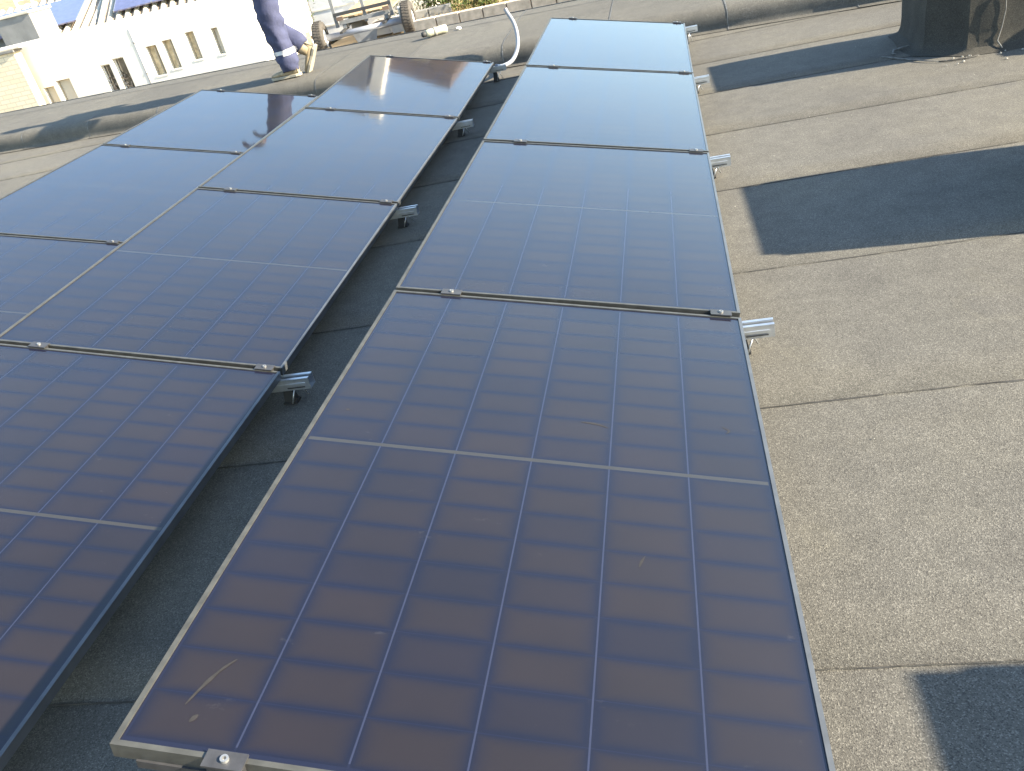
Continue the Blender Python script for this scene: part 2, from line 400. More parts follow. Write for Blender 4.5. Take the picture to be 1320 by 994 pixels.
# dark metal drip strip on the rim and the wall of our own building below it
mb = MB()
for i in range(20):
    xa = X0 + (X1 - X0) * i / 20; xb = X0 + (X1 - X0) * (i + 1) / 20
    mb.bar((xa, edge_y(xa) + .027, 0.165), (xb, edge_y(xb) + .027, 0.165), 0.012, 0.09)
mb.build('drip_strip', M['zinc_dark'], ledge)
own = empty('house_below', (0, 0, -2.6)); tag(own, 'pale rendered walls of the house carrying the flat felt roof', 'building')
mb = MB(); th = 0.2
mb.add([(X0, -7, 0), (X1, -7, 0), (X1, edge_y(X1) - .02, 0), (X0, edge_y(X0) - .02, 0), (X0, -7, 2.56), (X1, -7, 2.56), (X1, edge_y(X1) - .02, 2.56), (X0, edge_y(X0) - .02, 2.56)], [(0, 1, 5, 4), (1, 2, 6, 5), (2, 3, 7, 6), (3, 0, 4, 7)])
mb.build('wall', M['cream_wall'], own)

# ------------------------------------------------------------------ felt-wrapped vent boxes standing on the roof
def vent_box(x0, y0, sx, sy, h, chamfer, label, seed):
    o = empty('vent_box', (x0, y0, 0)); tag(o, label, 'vent box', 'felt-wrapped vent boxes on the roof')
    def ring(e, z, ch):
        a, b, c, d = -e, -e, sx + e, sy + e; pts = []
        for (cx, cy, r, a0) in ((a, b, ch, 180), (c, b, 0.03, 270), (c, d, 0.03, 0), (a, d, 0.06, 90)):
            dx = 1 if cx == a else -1; dy = 1 if cy == b else -1
            for t in ((0, 6) if r > .1 else range(7)):
                an = math.radians(a0 + 90 * t / 6); pts.append((cx + dx * r + r * math.cos(an), cy + dy * r + r * math.sin(an), z))
        # subdivide the straight runs
        out = []
        for p, q in zip(pts, pts[1:] + pts[:1]):
            L = math.dist(p, q); m = max(1, int(L / 0.06))
            for t in range(m): out.append(tuple(p[i] + (q[i] - p[i]) * t / m for i in range(3)))
        return out
    spec = [(0.095, 0.004), (0.055, 0.012), (0.026, 0.030), (0.012, 0.065), (0.004, 0.12), (0.002, 0.2), (0.0, 0.3), (0.0, h)]
    rings = [ring(e, z, chamfer) for e, z in spec]; n = min(len(r) for r in rings)
    rings = []
    base = ring(0.0, 0, chamfer); cx, cy = sx / 2, sy / 2
    for e, z in spec:
        rr = []
        for (px, py, _) in base:
            d = Vector((px - cx, py - cy)); L = d.length; d /= L
            w = (0.016 * noise.noise(Vector((px * 6 + seed, py * 6, z * 3))) + 0.007 * noise.noise(Vector((px * 17 + seed, py * 17, z * 11)))) if 0.02 < z < h - .01 else 0
            e2 = e * (1 + 0.35 * noise.noise(Vector((px * 4 + seed, py * 4, 9))))
            rr.append((px + d.x * (e2 + w), py + d.y * (e2 + w), z))
        rings.append(rr)
    n = len(base); vs = [p for r in rings for p in r]; fs = []
    for i in range(len(rings) - 1):
        for k in range(n):
            k2 = (k + 1) % n; fs.append((i * n + k, i * n + k2, (i + 1) * n + k2, (i + 1) * n + k))
    fs.append(tuple(range((len(rings) - 1) * n, len(rings) * n)))
    jk = MB().add(vs, fs, True).build('felt_jacket', M['felt_dark'], o); jk.data.set_sharp_from_angle(angle=math.radians(32))
    # lid with a slight overhang
    lid = MB(); ov = 0.02
    lid.box((sx / 2, sy / 2, h + 0.022), (sx - 0.04, sy - 0.04, 0.04)); lid.build('lid', M['grey_metal'], o, 0.006)
    return o
b1 = vent_box(1.47, 4.99, 0.85, 0.82, 0.60, 0.19, 'felt-wrapped vent box at the top right with a rounded corner', 0)
vent_box(1.50, 2.30, 0.85, 0.85, 0.62, 0.03, 'vent box just outside the frame casting the large dark shadow on the roof', 5)
vent_box(1.50, -0.53, 0.85, 0.86, 0.60, 0.03, 'vent box just outside the frame casting the shadow at the lower right corner', 9)
vent_box(3.05, 4.60, 0.85, 0.60, 0.58, 0.03, 'vent box further right whose shadow falls beside the rounded vent box', 13)
# torn felt flap and lap lines at the first box
mb = MB(); mb.tube([(-0.055, 0.33, 0.035), (-0.11, 0.36, 0.018), (-0.15, 0.34, 0.016), (-0.17, 0.28, 0.014), (-0.155, 0.25, 0.012)], [0.003, 0.009, 0.008, 0.006, 0.003], 6); mb.build('torn_edge', M['seam_pale'], b1)
mb = MB(); pts = [(-0.24, 0.27), (-0.20, 0.20), (-0.13, 0.08), (-0.06, -0.03), (0.0, -0.10)]
mb.tube([(x, y, 0.010) for x, y in pts], [0.002, 0.004, 0.005, 0.004, 0.002], 6); mb.build('torn_edge', M['seam_pale'], b1)
mb = MB(); mb.tube([(0.0, -0.10, 0.008), (0.06, -0.13, 0.008), (0.14, -0.14, 0.009), (0.22, -0.12, 0.010)], 0.004, 6); mb.build('patch_edge', M['bitumen'], b1)
mb = MB(); mb.tube([(0.36, -0.075, 0.015), (0.345, -0.03, 0.05), (0.37, -0.014, 0.12), (0.385, -0.012, 0.22), (0.38, -0.010, 0.33)], [0.004, 0.004, 0.003, 0.003, 0.002], 6); mb.build('lap_edge', M['seam_pale'], b1)

# ------------------------------------------------------------------ solar panels
W, L = 1.134, 1.722
PAN = [
(1,0,-0.5476,0.8616,0.1318,0.9736,-0.0107,-0.2279,0.0047,0.9996,-0.0267),
(1,1,-0.5361,2.6064,0.1068,0.9746,-0.0092,-0.2237,0.0087,1.0000,-0.0036),
(1,2,-0.5211,4.3494,0.1063,0.9742,-0.0073,-0.2254,0.0079,1.0000,0.0018),
(1,3,-0.5048,6.0918,0.1253,0.9737,-0.0061,-0.2278,0.0107,0.9998,0.0190),
(2,0,-2.1635,0.8755,0.1353,0.9699,-0.0007,-0.2435,-0.0039,0.9998,-0.0186),
(2,1,-2.1705,2.6170,0.1187,0.9700,0.0019,-0.2431,-0.0026,1.0000,-0.0022),
(2,2,-2.1708,4.3598,0.1158,0.9705,-0.0020,-0.2412,0.0016,1.0000,-0.0019),
(2,3,-2.1674,6.1024,0.1281,0.9708,0.0018,-0.2398,0.0020,0.9999,0.0156),
(3,1,-3.8318,2.5673,0.1588,0.9723,0.0030,-0.2336,-0.0023,1.0000,0.0032),
(3,2,-3.8367,4.3093,0.1588,0.9723,0.0019,-0.2338,-0.0028,1.0000,-0.0035),
(3,3,-3.8401,6.0524,0.1594,0.9721,0.0043,-0.2344,-0.0034,1.0000,0.0042),
]
LAB = {(1,0): 'nearest black solar panel of the right-hand row, filling the foreground',
(1,1): 'second black solar panel of the right-hand row, behind the foreground one',
(1,2): 'third black solar panel of the right-hand row, mirroring pale sky',
(1,3): 'farthest solar panel of the right-hand row, beside the bent grey conduit',
(2,0): 'nearest solar panel of the middle row, cut off by the left picture edge',
(2,1): 'second solar panel of the middle row, left of the near dark gap',
(2,2): 'third solar panel of the middle row, directly before the farthest one',
(2,3): 'farthest solar panel of the middle row, mirroring the brown roof',
(3,1): 'nearest visible solar panel of the left row, at the left picture edge',
(3,2): 'middle solar panel of the left row, with roof showing beyond its far left side',
(3,3): 'farthest solar panel of the left row, closest to the walking person'}
FH = 0.032; FL = 0.0095; CW, CH = 0.1805, 0.0910; GX, GY = 0.0040, 0.0018; MID = 0.015
def frame_bar(side):
    mb = MB(); w, l = W / 2, L / 2; i = FL
    if side in ('l', 'r'):
        s = -1 if side == 'l' else 1
        poly = [(s * w, -l), (s * w, l), (s * (w - i), l - i), (s * (w - i), -l + i)]
    else:
        s = -1 if side == 'n' else 1
        poly = [(-w, s * l), (w, s * l), (w - i, s * (l - i)), (-w + i, s * (l - i))]
    if s * (1 if side in ('l', 'r') else -1) > 0: pass
    # shrink a hair at the mitre so that neighbouring bars do not share a plane
    mb.prism(poly, -FH, 0.0)
    bm = bmesh.new(); me = mb.mesh('frame_bar'); bm.from_mesh(me); bmesh.ops.recalc_face_normals(bm, faces=bm.faces); bm.to_mesh(me); bm.free()
    return me
FB = {s: frame_bar(s) for s in 'lrnf'}
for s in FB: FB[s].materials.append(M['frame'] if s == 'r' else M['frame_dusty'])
sheet_me = MB().box((0, 0, -0.0066), (W - 2 * FL, L - 2 * FL, 0.006)).mesh('backsheet'); sheet_me.materials.append(M['sheet'])
cell_me = MB().box((0, 0, 0), (CW, CH, 0.0003)).mesh('cell'); cell_me.materials.append(M['cell'])
line_me = MB().box((0, 0, -0.00380), (0.0032, L - 2 * FL - 0.034, 0.0005)).mesh('ribbon'); line_me.materials.append(M['line'])
strip_me = MB().box((0, 0, -0.00384), (W - 2 * FL - 0.012, MID - 0.002, 0.0006)).mesh('centre_strip'); strip_me.materials.append(M['strip'])
panel_M = {}
for row in PAN:
    s, k = row[0], row[1]
    c = Vector(row[2:5]) + Vector((0, 0, 0.16)); ex = Vector(row[5:8]).normalized(); ey = Vector(row[8:11]); ey = (ey - ex * ey.dot(ex)).normalized(); n = ex.cross(ey)
    mw = Matrix(((ex.x, ey.x, n.x, c.x), (ex.y, ey.y, n.y, c.y), (ex.z, ey.z, n.z, c.z), (0, 0, 0, 1)))
    panel_M[(s, k)] = mw
    p = empty('solar_panel', mw=mw); tag(p, LAB[(s, k)], 'solar panel', 'black solar panels on the flat roof')
    for sd in 'lrnf': link_mesh('frame_bar', FB[sd], None, p)
    link_mesh('backsheet', sheet_me, None, p)
    link_mesh('centre_strip', strip_me, None, p)
    for q in range(5):
        o = link_mesh('ribbon', line_me, None, p); o.location = ((q - 2) * (CW + GX), 0, 0)
    for i in range(6):
        for half in (-1, 1):
            for r in range(9):
                o = link_mesh('cell', cell_me, None, p)
                o.location = ((i - 2.5) * (CW + GX), half * (MID / 2 + CH / 2 + r * (CH + GY)), -0.00369)
    box_part('junction_box', (0, 0.05, -0.022), (0.10, 0.06, 0.016), M['rubber'], p)

# scuffs and droppings on the foreground panel
MARKS = [([(0.105, 0.182), (0.125, 0.181), (0.150, 0.177), (0.175, 0.166)], 0.0028), ([(-0.486, -0.772), (-0.473, -0.731), (-0.458, -0.696), (-0.440, -0.670)], 0.0035),
         ([(-0.500, 0.139), (-0.496, 0.137), (-0.492, 0.136)], 0.004), ([(-0.464, -0.802), (-0.456, -0.787)], 0.004),
         ([(0.462, 0.22), (0.478, 0.205), (0.470, 0.19)], 0.0025), ([(0.27, -0.29), (0.262, -0.31), (0.258, -0.325)], 0.0025)]
SC0 = [o for o in COL.objects if o.get('label') == LAB[(1, 0)]][0]
for pts, w in MARKS:
    vs = []; q = smooth_path([(x, y, 0) for x, y in pts], 6)
    for i, p in enumerate(q):
        d = (q[min(i + 1, len(q) - 1)] - q[max(i - 1, 0)]).normalized(); n = Vector((-d.y, d.x, 0)); t = i / (len(q) - 1)
        ww = w * (0.25 + math.sin(math.pi * t) * (0.7 + 0.5 * noise.noise(p * 90)))
        vs += [(p.x - n.x * ww, p.y - n.y * ww, -0.0030), (p.x + n.x * ww, p.y + n.y * ww, -0.0030)]
    MB().add(vs, [(2 * i, 2 * i + 1, 2 * i + 3, 2 * i + 2) for i in range(len(q) - 1)]).build('scuff_mark', M['scuff'], SC0)

# ------------------------------------------------------------------ mounting rails, clamps, legs
def channel(x0, x1, z0, h=0.045, w=0.045, t=0.003):
    mb = MB(); Lx = x1 - x0; cx = (x0 + x1) / 2
    mb.box((cx, 0, z0 + t / 2), (Lx, w, t))
    for s in (-1, 1):
        mb.box((cx, s * (w / 2 - t / 2), z0 + h / 2 + t / 2), (Lx, t, h - t))
        mb.box((cx, s * (w / 2 - t - 0.005), z0 + h - t / 2), (Lx - 0.0, 0.010, t))
        mb.box((cx, s * (w / 2 - t - 0.010), z0 + h - t - 0.004), (Lx, t * 0.8, 0.008))
        # stiffening rib pressed along the web
        mb.box((cx - 0.006, s * (w / 2 + 0.0015), z0 + h * 0.5), (Lx - 0.02, 0.003, 0.010))
    return mb
def clamp(parent, loc, rot, single=False):
    cl = MB(); w = 0.036 if not single else 0.03
    cl.box((0, 0, 0.0035), (0.066, w, 0.004)); cl.box((0, 0, -0.012), (0.062, 0.012, 0.028))
    c = cl.build('clamp', M['zinc_dark'], parent); c.location = loc; c.rotation_mode = 'QUATERNION'; c.rotation_quaternion = rot
    bo = MB(); bo.lathe([(0.0, 0.0045), (0.003, 0.0046), (0.0034, 0.0095), (0.0068, 0.0095), (0.0072, 0.0040)], (0, 0, 0.0012), 'z', 14, False)
    bo.build('bolt', M['bolt'], c)
def rail(s, joint, label, lefty=False, visible_end=True):
    kk = [k for (a, k) in panel_M if a == s]; kmin, kmax = min(kk), max(kk)
    ka = joint - 1; kb = joint
    # low and high edge points in world
    def pt(u, side):
        if ka in kk and kb in kk:
            return (panel_M[(s, ka)] @ Vector((u, L / 2, 0)) + panel_M[(s, kb)] @ Vector((u, -L / 2, 0))) / 2
        if ka in kk: return panel_M[(s, ka)] @ Vector((u, L / 2 - 0.012, 0))
        return panel_M[(s, kb)] @ Vector((u, -L / 2 + 0.012, 0))
    end = not (ka in kk and kb in kk)
    lo = pt(W / 2, 0); hi = pt(-W / 2, 0); q = panel_M[(s, ka if ka in kk else kb)].to_quaternion()
    top = lo.z - FH - 0.002
    o = empty('mounting_rail', (lo.x, lo.y, 0.0)); tag(o, label, 'mounting rail', 'galvanised rails under the panel joints')
    ch = channel(-1.02, 0.100, top - 0.045).build('channel', M['galv'], o)
    MB().box((0.045, -0.0255, top - 0.034), (0.07, 0.0012, 0.004)).build('slot', M['zinc_dark'], ch)
    for fx in (-0.005, -0.88):
        f = MB(); f.box((fx, 0, (top - 0.045) / 2 + 0.004), (0.05, 0.03, top - 0.045 - 0.004), taper=0.6); f.box((fx, 0, 0.008), (0.055, 0.04, 0.008))
        f.build('foot', M['rubber'] if fx > -0.1 else M['galv'], o)
    for sg in (-1, 1):
        MB().tube([(0.03, sg * 0.02, top - 0.045), (0.03 + 0.02 * sg, sg * 0.03, 0.012)], 0.0028, 6).build('wire_leg', M['galv'], o)
    a_ = Vector((-0.03, 0, lo.z - FH - 0.014)) + Vector((0, 0, -0.03 * 0.23)); b_ = hi - Vector((lo.x, lo.y, 0)) + Vector((0.03, 0, -FH - 0.014))
    a_ = Vector((0, 0, lo.z - FH - 0.014)).lerp(b_, 0.12); MB().bar(a_, b_, 0.034, 0.018).build('light_stop_bar', M['zinc_dark'], o)  # bar added under the joint to stop sunlight slipping through the panel gap
    # rear leg carrying the high side
    for u in (0.83,):
        ph = lo.lerp(hi, u); x = ph.x - lo.x
        MB().box((x, 0, (top + ph.z - FH) / 2), (0.035, 0.03, ph.z - FH - top)).build('rear_leg', M['galv'], o)
    for u in (0.055, 0.83):
        pc = lo.lerp(hi, u) - Vector((lo.x, lo.y, 0))
        off = Vector((0, 0, 0))
        if end: off = Vector((0, (0.014 if ka in kk else -0.014), 0))
        clamp(o, pc + off, q, end)
    return o
ORD = {0: 'front', 1: 'first', 2: 'second', 3: 'third', 4: 'far'}
RL = {(1, 0): 'galvanised rail under the front edge of the nearest right-row panel', (1, 1): 'galvanised rail end sticking out by the nearest joint of the right row',
(1, 2): 'galvanised rail end at the second joint of the right row', (1, 3): 'galvanised rail end at the third joint of the right row',
(1, 4): 'galvanised rail end at the far end of the right row',
(2, 0): 'galvanised rail under the near end of the middle row', (2, 1): 'galvanised rail end sticking into the dark gap, nearest of the middle row',
(2, 2): 'galvanised rail end in the gap at the second joint of the middle row', (2, 3): 'galvanised rail end in the gap at the third joint of the middle row',
(2, 4): 'galvanised rail end at the far end of the middle row below the conduit',
(3, 2): 'rail with clamps at the nearer visible joint of the left row', (3, 3): 'rail with clamps at the farther joint of the left row', (3, 4): 'rail at the far end of the left row near the person'}
for (s, j), lab in RL.items(): rail(s, j, lab)

# ------------------------------------------------------------------ conduit, canister, crumbs
cp = smooth_path([(-1.60, 6.96, 0.13), (-1.56, 7.08, 0.10), (-1.50, 7.26, 0.10), (-1.46, 7.42, 0.16), (-1.45, 7.52, 0.26), (-1.47, 7.58, 0.37), (-1.52, 7.62, 0.47), (-1.53, 7.63, 0.50)])
con = MB().tube(cp, [0.0175 + (0.0014 if i % 2 else 0) for i in range(len(cp))], 12).build('conduit', M['conduit'])
tag(con, 'pale grey conduit bending up out of the gap at the far roof edge', 'conduit')
can = empty('canister', (-2.60, 9.12, 0.208), math.radians(28)); tag(can, 'beige canister lying on the raised roof edge', 'canister')
MB().lathe([(0, -0.125), (0.030, -0.125), (0.040, -0.112), (0.044, -0.08), (0.041, -0.02), (0.045, 0.05), (0.046, 0.10), (0.038, 0.125), (0, 0.128)], (0, 0, 0.046), 'x', 20).build('body', M['beige_can'], can)
MB().lathe([(0, -0.175), (0.022, -0.175), (0.030, -0.16), (0.030, -0.1255), (0, -0.1253)], (0, 0, 0.046), 'x', 16).build('cap', M['rubber'], can)
MB().lathe([(0.0465, -0.03), (0.0480, -0.028), (0.0480, -0.002), (0.0465, 0.0)], (0, 0, 0.046), 'x', 20).build('band', M['crumb'], can)
bm = bmesh.new(); bmesh.ops.create_icosphere(bm, subdivisions=2, radius=0.03)
for v in bm.verts: v.co *= 1 + 0.4 * noise.noise(v.co * 40); v.co.z *= 0.6
me = bpy.data.meshes.new('paper_scrap'); bm.to_mesh(me); bm.free()
o = link_mesh('paper_scrap', me, M['white_wall']); o.location = (-2.36, 9.22, 0.222); tag(o, 'small crumpled white scrap beside the beige canister', 'scrap')
mb = MB()
for i in range(85):
    if i < 26: x, y, r = 1.45 + random.random() * 0.6, 4.98 - random.random() ** 2 * 0.28 - 0.07, random.uniform(0.003, 0.009)
    else: x, y, r = random.uniform(0.1, 2.4), random.uniform(0.6, 6.8), random.uniform(0.0012, 0.0035)
    if x > 1.33 and y > 4.92: continue
    z = 0.006; n = 6; vs = [(x + r * math.cos(a) * random.uniform(.7, 1.2), y + r * math.sin(a) * random.uniform(.7, 1.2), z) for a in [k * math.pi / 3 for k in range(6)]] + [(x, y, z + r * 1.1)]
    mb.add(vs, [(k, (k + 1) % 6, 6) for k in range(6)])
tag(mb.build('loose_crumbs', M['crumb']), 'pale crumbs of grit and plaster scattered on the felt', 'debris', kind='stuff')

# ------------------------------------------------------------------ walking person
def skin_mesh(name, joints, edges, root=0, sub=2):
    me = bpy.data.meshes.new(name); me.from_pydata([j[0] for j in joints], edges, [])
    o = bpy.data.objects.new(name, me); COL.objects.link(o)
    sk = o.modifiers.new('skin', 'SKIN'); sk.use_smooth_shade = True
    for i, j in enumerate(joints):
        r = j[1] if isinstance(j[1], tuple) else (j[1], j[1]); d = me.skin_vertices[0].data[i]; d.radius = r; d.use_root = (i == root)
    if sub: m = o.modifiers.new('sub', 'SUBSURF'); m.levels = sub; m.render_levels = sub
    dg = bpy.context.evaluated_depsgraph_get(); em = bpy.data.meshes.new_from_object(o.evaluated_get(dg))
    bpy.data.objects.remove(o); bpy.data.meshes.remove(me); em.name = name
    return em
def crease(me, amp, sc):
    for v in me.vertices:
        n = Vector((noise.noise(v.co * sc), noise.noise(v.co * sc + Vector((5, 1, 2))), 0.3 * noise.noise(v.co * sc + Vector((9, 4, 7)))))
        v.co += n * amp + Vector((1, .5, 0)) * amp * 1.1 * noise.noise(Vector((v.co.x * 6, v.co.y * 6, v.co.z * 22 + v.co.x * 14)))
PX, PY, PZ = -4.09, 8.30, 0.203
per = empty('person', (PX, PY, PZ)); per.scale = (1.09, 1.09, 1.09); tag(per, 'person in navy work trousers with a reflective band walking along the raised roof edge', 'person')
# local frame: walking towards -x ; front foot at the origin
J = [((0.03, 0.06, 0.98), (0.14, 0.11)), ((0.03, 0.06, 1.15), (0.15, 0.11)), ((0.00, 0.06, 1.36), (0.17, 0.11)), ((-0.01, 0.06, 1.46), (0.10, 0.08)), ((-0.03, 0.06, 1.53), 0.055), ((-0.06, 0.06, 1.60), 0.07),
     ((0.02, -0.03, 0.90), 0.10), ((-0.02, -0.01, 0.50), 0.070), ((0.02, 0.0, 0.10), 0.045),
     ((-0.02, 0.15, 0.90), 0.10), ((-0.13, 0.17, 0.49), 0.070), ((0.14, 0.16, 0.27), 0.045),
     ((0.00, -0.14, 1.40), 0.065), ((0.06, -0.21, 1.12), 0.048), ((-0.16, -0.15, 1.09), 0.034),
     ((0.00, 0.26, 1.40), 0.065), ((0.03, 0.32, 1.12), 0.048), ((-0.18, 0.25, 1.09), 0.034)]
E = [(0, 1), (1, 2), (2, 3), (3, 4), (4, 5), (0, 6), (6, 7), (7, 8), (0, 9), (9, 10), (10, 11), (2, 12), (12, 13), (13, 14), (2, 15), (15, 16), (16, 17)]
def hand(w, d, sgn):
    out = []; d = Vector(d).normalized(); s = d.cross(Vector((0, 0, 1))).normalized() * sgn; u = Vector((0, 0, 1))
    palm = w + d * 0.08
    base = len(J); J.append((tuple(palm), (0.036, 0.018))); E.append(({True: 14, False: 17}[sgn > 0], base))
    for f, (o_, ln) in enumerate(((0.028, 0.066), (0.010, 0.076), (-0.009, 0.071), (-0.027, 0.055))):
        a = len(J); J.append((tuple(palm + s * o_ + d * 0.025), 0.009)); J.append((tuple(palm + s * o_ + d * (0.025 + ln * .55) - u * 0.012), 0.0085)); J.append((tuple(palm + s * o_ + d * (0.02 + ln) - u * 0.038), 0.007))
        E.extend([(base, a), (a, a + 1), (a + 1, a + 2)])
    a = len(J); J.append((tuple(w + d * 0.04 + s * 0.045 - u * 0.008), 0.011)); J.append((tuple(w + d * 0.085 + s * 0.062 - u * 0.02), 0.0085)); E.extend([(base, a), (a, a + 1)])
hand(Vector(J[14][0]), (-0.95, 0.2, 0.1), 1); hand(Vector(J[17][0]), (-0.95, -0.2, 0.1), -1)
body = skin_mesh('body', J, E, 0, 1); link_mesh('body', body, M['skin'], per)
# head with face
bm = bmesh.new(); bmesh.ops.create_uvsphere(bm, u_segments=28, v_segments=20, radius=1.0)
for v in bm.verts:
    c = v.co.copy(); x, y, z = c
    v.co = Vector((x * 0.098, y * 0.078, z * 0.122))
    if z < -0.2: v.co.y *= 1 + 0.28 * (z + 0.2); v.co.x *= 1 + 0.12 * (z + 0.2)
    if x < -0.8 and abs(y) < 0.25 and -0.3 < z < 0.18: v.co.x -= 0.022 * (1 - abs(y) / 0.25) * (1 - abs(z + 0.12) / 0.32)
    if x < -0.55 and 0.02 < z < 0.22 and 0.2 < abs(y) < 0.55: v.co.x += 0.010
    if x < -0.7 and abs(y) < 0.32 and -0.56 < z < -0.42: v.co.x -= 0.006
    if abs(y) > 0.93 and abs(z) < 0.3 and abs(x) < 0.35: v.co.y *= 1.18
for f in bm.faces: f.smooth = True
me = bpy.data.meshes.new('head'); bm.to_mesh(me); bm.free()
hd = link_mesh('head', me, M['skin'], per); hd.location = (-0.075, 0.06, 1.665); hd.rotation_euler = (0, math.radians(-14), 0)
for sg in (-1, 1): MB().lathe([(0, -0.012), (0.009, -0.008), (0.012, 0), (0.009, 0.008), (0, 0.012)], (-0.083, sg * 0.030, 0.014), 'x', 10).build('eye', M['eye'], hd)
bm = bmesh.new(); bmesh.ops.create_uvsphere(bm, u_segments=24, v_segments=16, radius=1.0)
bmesh.ops.delete(bm, geom=[v for v in bm.verts if v.co.z < -0.1 or (v.co.x < -0.55 and v.co.z < 0.5)], context='VERTS')
for v in bm.verts: v.co = Vector((v.co.x * 0.105, v.co.y * 0.085, v.co.z * 0.129)) * (1 + 0.03 * noise.noise(v.co * 9))
for f in bm.faces: f.smooth = True
me = bpy.data.meshes.new('hair'); bm.to_mesh(me); bm.free(); link_mesh('hair', me, M['hair'], hd)
# trousers
TJ = [((0.03, 0.06, 1.04), (0.17, 0.135)), ((0.03, 0.06, 0.94), (0.175, 0.145)), ((0.02, -0.03, 0.86), 0.132), ((0.0, -0.02, 0.66), 0.132), ((-0.02, -0.01, 0.50), 0.124), ((0.0, 0.0, 0.34), 0.118), ((0.015, 0.0, 0.20), 0.110), ((0.02, 0.0, 0.015), 0.112),
      ((-0.02, 0.15, 0.86), 0.128), ((-0.09, 0.16, 0.68), 0.112), ((-0.13, 0.17, 0.49), 0.108), ((0.01, 0.165, 0.37), 0.106), ((0.18, 0.16, 0.235), 0.102)]
TE = [(0, 1), (1, 2), (2, 3), (3, 4), (4, 5), (5, 6), (6, 7), (1, 8), (8, 9), (9, 10), (10, 11), (11, 12)]
tm = skin_mesh('trousers', TJ, TE, 1, 3); crease(tm, 0.015, 9.0)
dsh = Vector((0.7, -0.03, -0.7)).normalized(); ank = Vector((0.165, 0.16, 0.245))
for v in tm.vertices:
    if v.co.z < 0.068 and v.co.y < 0.1 and v.co.x < 0.15: v.co.z = 0.066 + 0.01 * noise.noise(v.co * 20)
    elif v.co.y > 0.05 and v.co.x > 0.06 and v.co.z < 0.45:
        t = (v.co - ank).dot(dsh)
        if t > 0: v.co -= dsh * t
link_mesh('trousers', tm, M['navy'], per)
bm = bmesh.new(); bm.from_mesh(tm)
bmesh.ops.delete(bm, geom=[f for f in bm.faces if not (0.222 < f.calc_center_median().z < 0.268 and f.calc_center_median().y < 0.09 and f.calc_center_median().x < 0.12)], context='FACES')
bm.normal_update()
for v in bm.verts: v.co += v.normal * 0.005
me = bpy.data.meshes.new('reflective_band'); bm.to_mesh(me); bm.free(); me.materials.clear(); link_mesh('reflective_band', me, M['reflect'], per)
# shirt
SJ = [((0.03, 0.06, 0.945), (0.185, 0.145)), ((0.03, 0.06, 1.18), (0.175, 0.13)), ((0.00, 0.06, 1.36), (0.19, 0.13)), ((-0.01, 0.06, 1.46), (0.11, 0.09)), ((0.0, -0.14, 1.40), 0.088), ((0.03, -0.20, 1.22), 0.078), ((0.06, -0.21, 1.12), 0.07), ((0.0, 0.26, 1.40), 0.088), ((0.02, 0.30, 1.22), 0.078), ((0.03, 0.32, 1.12), 0.07), ((-0.13, -0.16, 1.095), 0.052), ((-0.15, 0.26, 1.095), 0.052)]
SE = [(0, 1), (1, 2), (2, 3), (2, 4), (4, 5), (5, 6), (2, 7), (7, 8), (8, 9), (6, 10), (9, 11)]
sm_ = skin_mesh('shirt', SJ, SE, 1, 2); crease(sm_, 0.008, 7.0); link_mesh('shirt', sm_, M['teal'], per)
def boot(M_):
    up_ = MB(); rings = [(0.095, 0.040, 0.115, 0.06), (0.085, 0.046, 0.10, 0.07), (0.05, 0.048, 0.075, 0.0), (-0.02, 0.050, 0.055, 0), (-0.10, 0.052, 0.045, 0), (-0.16, 0.046, 0.036, 0), (-0.195, 0.028, 0.022, 0)]
    vs = []; n = 14
    for (x, w, h, _) in rings:
        for k in range(n):
            a = 2 * math.pi * k / n; z = h * 0.5 + h * 0.62 * math.sin(a) + 0.022; vs.append((x, w * math.cos(a), max(0.024, z)))
    fs = [(i * n + k, i * n + (k + 1) % n, (i + 1) * n + (k + 1) % n, (i + 1) * n + k) for i in range(len(rings) - 1) for k in range(n)]
    fs += [tuple(range(n)), tuple(reversed(range((len(rings) - 1) * n, len(rings) * n)))]
    up_.add(vs, fs, True)
    up_.tube([(0.03, 0, 0.06), (0.03, 0, 0.125), (0.028, 0, 0.155)], [0.06, 0.062, 0.064], 16)
    o = up_.build('boot', M['boot'], per); o.matrix_local = M_
    s = MB(); poly = [(0.105, -0.03), (0.108, 0.03), (0.07, 0.046), (0.0, 0.045), (-0.09, 0.056), (-0.16, 0.052), (-0.20, 0.028), (-0.205, -0.02), (-0.165, -0.05), (-0.09, -0.055), (0.0, -0.044), (0.07, -0.046)]
    s.prism(poly, 0.0, 0.027); s.build('sole', M['sole'], o, 0.004)
boot(Matrix.Translation((0, 0, 0.004)))
boot(Matrix.Translation((0.20, 0.16, 0.190)) @ Matrix.Rotation(math.radians(-58), 4, 'Y') @ Matrix.Translation((-0.03, 0, -0.06)))

# ------------------------------------------------------------------ white neighbouring building on the left
WB = empty('white_building', (-11.0, 16.0, -0.6)); tag(WB, 'long low white building with narrow paired windows beyond the roof edge', 'building')
def wb(name, x0, x1, y0, y1, z0, z1, mat, parent=None, bevel=0.0):
    return box_part(name, ((x0 + x1) / 2 + 11, (y0 + y1) / 2 - 16, (z0 + z1) / 2 + 0.6), (x1 - x0, y1 - y0, z1 - z0), M[mat], WB if parent is None else parent, None, bevel)
